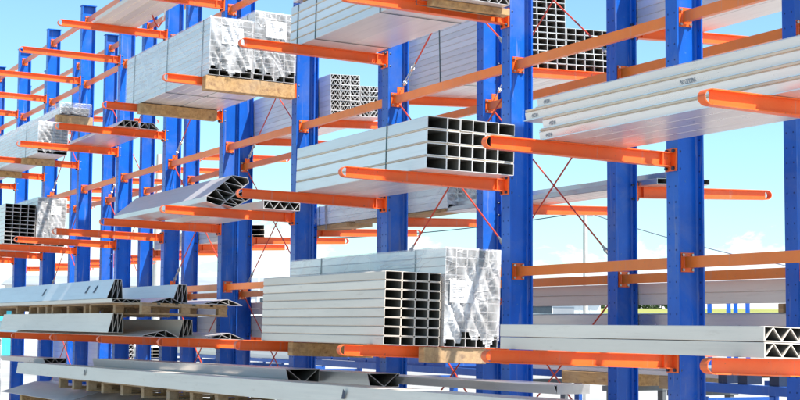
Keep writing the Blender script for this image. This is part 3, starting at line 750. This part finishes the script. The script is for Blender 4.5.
# ---- ground, field
def conc():
    m, nt, b = mat('yard_concrete')
    c = ramp(nt, [(.3, (.36, .345, .32)), (.7, (.44, .425, .40))], noise(nt, .6, 8, .65))
    c = mixc(nt, ramp(nt, [(.55, 0), (.7, .5)], noise(nt, .12, 5, .6)), c, (.20, .195, .19))
    nt.links.new(c, b.inputs['Base Color']); b.inputs['Roughness'].default_value = .85
    bump(nt, b, noise(nt, 30, 4), .2, .004); return m
def plainmat(name, a, bb, sc, rough=.9):
    m, nt, b = mat(name); nt.links.new(ramp(nt, [(.35, a), (.65, bb)], noise(nt, sc, 6, .65)), b.inputs['Base Color'])
    b.inputs['Roughness'].default_value = rough; return m
CONC = conc(); GRASS = plainmat('meadow', (.05, .09, .02), (.10, .13, .035), .05)
RAPE = plainmat('yellow_crop', (.26, .27, .06), (.36, .35, .08), .08)
def ringmesh(rs, mats_, a0=0, a1=2*pi, n=72, mfun=None):
    m = MB(); vs = []; full = abs(a1-a0-2*pi) < 1e-6; N = n
    for r, z in rs:
        for k in range(N+1):
            a = a0+(a1-a0)*k/N; vs.append((7.4+r*cos(a), -5.6+r*sin(a), z))
    fs = []; 
    m.add(vs, [])
    for i in range(len(rs)-1):
        for k in range(N):
            q = i*(N+1)+k; m.f.append((q, q+N+1, q+N+2, q+1)); m.m.append(mfun(i) if mfun else 0)
    return m.mesh('rings', mats_)
g = struct('ground', ringmesh([(0.01, GZ), (60, GZ), (150, GZ), (250, .3), (400, 4.35), (520, 4.6), (3000, 4.6)], [CONC, GRASS], mfun=lambda i: 0 if i < 2 else 1))
struct('crop_field', ringmesh([(330, .3+2.16+.06), (399, 4.35+.04)], [RAPE], pi-.75, pi-.28, 30))
# ---- white warehouse on the left
WHITE = plainmat('white_cladding', (.74, .75, .76), (.80, .80, .80), .4, .5)
GREYR = plainmat('grey_roof', (.30, .32, .35), (.38, .40, .43), .4, .6)
GLASS = paint('window_glass', (.03, .05, .07), (.05, .07, .09), .12)
CYAN = paint('cyan_cladding', (.05, .45, .55), (.07, .52, .60), .5)
def shed(label, px, py, rz, L, Wd, Hh, wallm, name='warehouse', doors=2):
    t = thing(name, label, 'warehouse', (px, py, GZ), (0, 0, rz))
    m = MB(); m.box(-L/2, L/2, -Wd/2, Wd/2, 0, Hh)
    for k in range(int(L/1.0)): m.box(-L/2+k*1.0, -L/2+k*1.0+.06, -Wd/2-.03, -Wd/2, .1, Hh-.05)
    link('wall', m.mesh('wall', wallm), t)
    m = MB(); m.prismx([(-Wd/2-.4, Hh+.003), (Wd/2+.4, Hh+.003), (0, Hh+Wd*.06)], -L/2-.3, L/2+.3); link('roof', recalc(m.mesh('roof', GREYR)), t)
    for k in range(doors):
        m = MB(); x = -L/2+L*(k+.6)/(doors+.2); m.box(x-2, x+2, -Wd/2-.07, -Wd/2-.031, 0, min(3.4, Hh-.4)); link('door', m.mesh('door', GREYR), t)
    n = int(L/7)
    for k in range(n):
        x = -L/2+3.5+k*7
        f = link('window', MB().box(x-1, x+1, -Wd/2-.09, -Wd/2-.031, Hh-1.5, Hh-.6).mesh('win', WHITE), t)
        link('pane', MB().box(x-.92, x+.92, -Wd/2-.1, -Wd/2-.0905, Hh-1.42, Hh-.68).mesh('pane', GLASS), f)
    return t
def polar(u, dist):                                 # place far things by bearing from the rack
    a = pi-.4643 - math.atan((u-400)/1529.0); return 7.4+dist*cos(a), -5.6+dist*sin(a), a
for u, dist, L, Wd, Hh, wm, lab, dr in ((205, 110, 26, 14, 4.1, WHITE, 'long white warehouse seen between the left columns', 3), (553, 150, 9, 8, 4.2, WHITE, 'small white shed seen under the long right tie beam', 1),
                               (-64, 75, 7, 6, 2.75, CYAN, 'cyan clad shed at the left edge', 1)):
    x, y, a = polar(u, dist); shed(lab, x, y, a-pi/2, L, Wd, Hh, wm, doors=dr)
# ---- poles and wires
def pole(u, dist, h, r0, r1, label, m_, arms=True):
    x, y, a = polar(u, dist); t = thing('utility_pole', label, 'pole', (x, y, GZ), (0, 0, a-pi/2), 'utility poles behind the rack')
    m = MB(); m.tube([(0, 0, 0), (0, 0, h*.5), (0, 0, h)], [r0, (r0+r1)/2, r1], 12); link('post', recalc(m.mesh('post', m_)), t)
    if arms:
        m = MB(); m.box(-.16, .16, -.03, .03, h-.16, h-.11)
        for xx in (-.13, .13): m.tube([(xx, 0, h-.11), (xx, 0, h-.01)], .025, 8)
        link('crossarm', m.mesh('arm', GREYR), t)
    return x, y
CONCP = plainmat('pole_concrete', (.50, .48, .44), (.60, .58, .54), 3)
pole(585, 32, 1.70+2.42, .055, .045, 'slim concrete power pole behind the right part of the rack', CONCP)
pole(157, 45, 1.70+4.9, .17, .07, 'tapered light concrete pole behind the left columns', CONCP, False)
x0, y0, _ = polar(585, 32)
def wire(u2, d2, z2, sag, label):
    x1, y1, _ = polar(u2, d2); z0 = 2.36
    pts = [(x0+(x1-x0)*k/24, y0+(y1-y0)*k/24, z0+(z2-z0)*k/24-sag*4*(k/24)*(1-k/24)) for k in range(25)]
    m = MB(); m.tube(pts, .011, 5); tag(link('power_line', recalc(m.mesh('wire', DARK))), label, 'power line', kind='thing')
wire(860, 34, 1.05, .15, 'dark power line falling to the right from the slim pole')
wire(180, 40, 2.3, .30, 'dark power line running left from the slim pole')
# ---- far blue gantry posts on the right
for k, u in enumerate((709, 728, 735, 764)):
    x, y, a = polar(u if u < 760 else 747, 48+k)
    t = thing('blue_post', 'small blue steel post far behind, %s of four right of the nearest column' % ('first', 'second', 'third', 'fourth')[k], 'post', (x, y, GZ), (0, 0, a-pi/2), 'blue posts far behind at right')
    m = MB(); m.box(-.07, .07, -.07, .07, 0, 3.0); link('post', m.mesh('post', BLUE), t)
    m = MB(); m.box(-.2, .2, -.2, .2, 0, .05); m.box(-.16, .16, -.1, .1, 3.001, 3.05); link('end_plates', m.mesh('plates', BLUE), t)
x, y, a = polar(255, 55)
t = thing('portal_frame', 'pale steel portal frame far behind, left of the low centre bundles', 'frame', (x, y, GZ), (0, 0, a-pi/2))
PALE = plainmat('pale_steel', (.55, .62, .66), (.62, .68, .72), 2)
for xx in (-.35, .12):
    m = MB(); m.box(xx, xx+.07, 0, .07, 0, 3.45); link('leg', m.mesh('leg', PALE), t)
m = MB(); m.box(-.5, .35, 0, .08, 3.451, 3.55); m.box(-.279, .119, .01, .06, 2.9, 2.96); link('crossbeam', m.mesh('beam', PALE), t)
# ---- trees beyond the field
LEAF = plainmat('tree_leaves', (.06, .10, .035), (.11, .16, .055), 1.2)
BARK = plainmat('tree_bark', (.10, .075, .05), (.16, .12, .08), 3)
tr = random.Random(3)
TL = ['left end', 'second', 'third', 'fourth', 'fifth', 'sixth', 'seventh', 'eighth', 'ninth', 'tenth', 'eleventh']
TREEU = [597, 604, 639, 643, 648.5, 652, 656, 661.5, 667, 672, 678]
for k, u in enumerate(TREEU):
    dist = 640+tr.uniform(-20, 20); x, y, a = polar(u, dist); hh = tr.uniform(7.8, 10.8)
    t = thing('tree', 'small distant green tree on the horizon, %s from the left in the tree line' % TL[k], 'tree', (x, y, 4.55), group='distant trees beyond the yellow field')
    m = MB(); m.tube([(0, 0, 0), (.1, 0, hh*.5), (0, .1, hh*.85)], [.22, .14, .04], 6)
    for q in range(5):
        an = tr.uniform(0, 6.3); z = hh*tr.uniform(.3, .6); m.tube([(0, 0, z), (1.2*cos(an), 1.2*sin(an), z+1.0)], [.07, .02], 5)
    link('trunk', m.mesh('trunk', BARK), t)
    m = MB(); cl = []
    for _ in range(26):
        q = tr.uniform(.08, .96); cl.append((tr.gauss(0, 1.6*(1.1-q)+.3), tr.gauss(0, 1.6*(1.1-q)+.3), hh*q, tr.uniform(.5, 1.1)))
    for (cx, cy, cz, cr) in cl:
        for _ in range(60):
            d = Vector((tr.gauss(0, 1), tr.gauss(0, 1), tr.gauss(0, 1))).normalized()*cr*tr.uniform(.5, 1)
            p = Vector((cx, cy, cz))+d; uu = Vector((tr.gauss(0, 1), tr.gauss(0, 1), tr.gauss(0, 1))).normalized()*.16; vv = uu.orthogonal().normalized()*.16
            m.add([p-uu-vv, p+uu-vv, p+uu+vv, p-uu+vv], [(0, 1, 2, 3)])
    link('crown', m.mesh('crown', LEAF), t)

# ================================================================== light, sky, camera
sun_vec = Vector((.62, .30, 1.0)).normalized()      # towards the sun
elev = math.asin(sun_vec.z); az = math.atan2(sun_vec.x, sun_vec.y)
sl = bpy.data.lights.new('sun', 'SUN'); sl.energy = 4.8; sl.angle = radians(.55); sl.color = (1, .955, .88)
so = bpy.data.objects.new('sun', sl); COL.objects.link(so); so.rotation_euler = (-sun_vec).to_track_quat('-Z', 'Y').to_euler()
w = bpy.data.worlds.new('World'); SC.world = w; w.use_nodes = True; nt = w.node_tree
bg = nt.nodes['Background']; sky = nt.nodes.new('ShaderNodeTexSky'); sky.sky_type = 'NISHITA'; sky.sun_disc = False
sky.sun_elevation = elev; sky.sun_rotation = az; sky.altitude = 100; sky.air_density = 1.0; sky.dust_density = .6; sky.ozone_density = 1.0
tc = nt.nodes.new('ShaderNodeTexCoord'); sep = nt.nodes.new('ShaderNodeSeparateXYZ'); nt.links.new(tc.outputs['Generated'], sep.inputs[0])
mp = nt.nodes.new('ShaderNodeMapping'); mp.inputs['Scale'].default_value = (9, 9, 19); nt.links.new(tc.outputs['Generated'], mp.inputs['Vector'])
cn = nt.nodes.new('ShaderNodeTexNoise'); cn.inputs['Scale'].default_value = 1.5; cn.inputs['Detail'].default_value = 12; cn.inputs['Roughness'].default_value = .66; cn.inputs['Distortion'].default_value = .3
nt.links.new(mp.outputs[0], cn.inputs['Vector'])
band = nt.nodes.new('ShaderNodeMapRange'); band.inputs['From Min'].default_value = .0; band.inputs['From Max'].default_value = .085
band.inputs['To Min'].default_value = .27; band.inputs['To Max'].default_value = -.20; nt.links.new(sep.outputs['Z'], band.inputs['Value'])
ad = nt.nodes.new('ShaderNodeMath'); ad.operation = 'ADD'; nt.links.new(cn.outputs['Fac'], ad.inputs[0]); nt.links.new(band.outputs[0], ad.inputs[1])
cf = ramp(nt, [(.50, 0), (.56, .6), (.66, 1)], ad.outputs[0])
skyc = mixc(nt, 1.0, sky.outputs[0], (.83, 1.10, 1.13), 'MULTIPLY')
cc = mixc(nt, cf, skyc, (7.9, 8.1, 8.3))
nt.links.new(cc, bg.inputs['Color']); bg.inputs['Strength'].default_value = .102

cam = bpy.data.cameras.new('camera'); cam.sensor_fit = 'HORIZONTAL'; cam.sensor_width = 36; cam.lens = 1529.33/800*36
cam.clip_start = .05; cam.clip_end = 6000
co = bpy.data.objects.new('camera', cam); COL.objects.link(co); SC.camera = co
yaw, pitch, roll = .4643, .081, .0068
F = Vector((-cos(yaw)*cos(pitch), sin(yaw)*cos(pitch), sin(pitch)))
R = Vector((sin(yaw), cos(yaw), 0)); U = R.cross(F)
R2 = R*cos(roll)+U*sin(roll); U2 = -R*sin(roll)+U*cos(roll)
co.matrix_world = Matrix(((R2.x, U2.x, -F.x, 7.3989), (R2.y, U2.y, -F.y, -5.6175), (R2.z, U2.z, -F.z, 0), (0, 0, 0, 1)))
SC.view_settings.view_transform = 'Standard'; SC.view_settings.look = 'None'; SC.view_settings.gamma = 1
SC.view_settings.exposure = .86
SC.render.engine = 'CYCLES'; SC.cycles.transparent_max_bounces = 16
SC.render.resolution_x = 1024; SC.render.resolution_y = 512
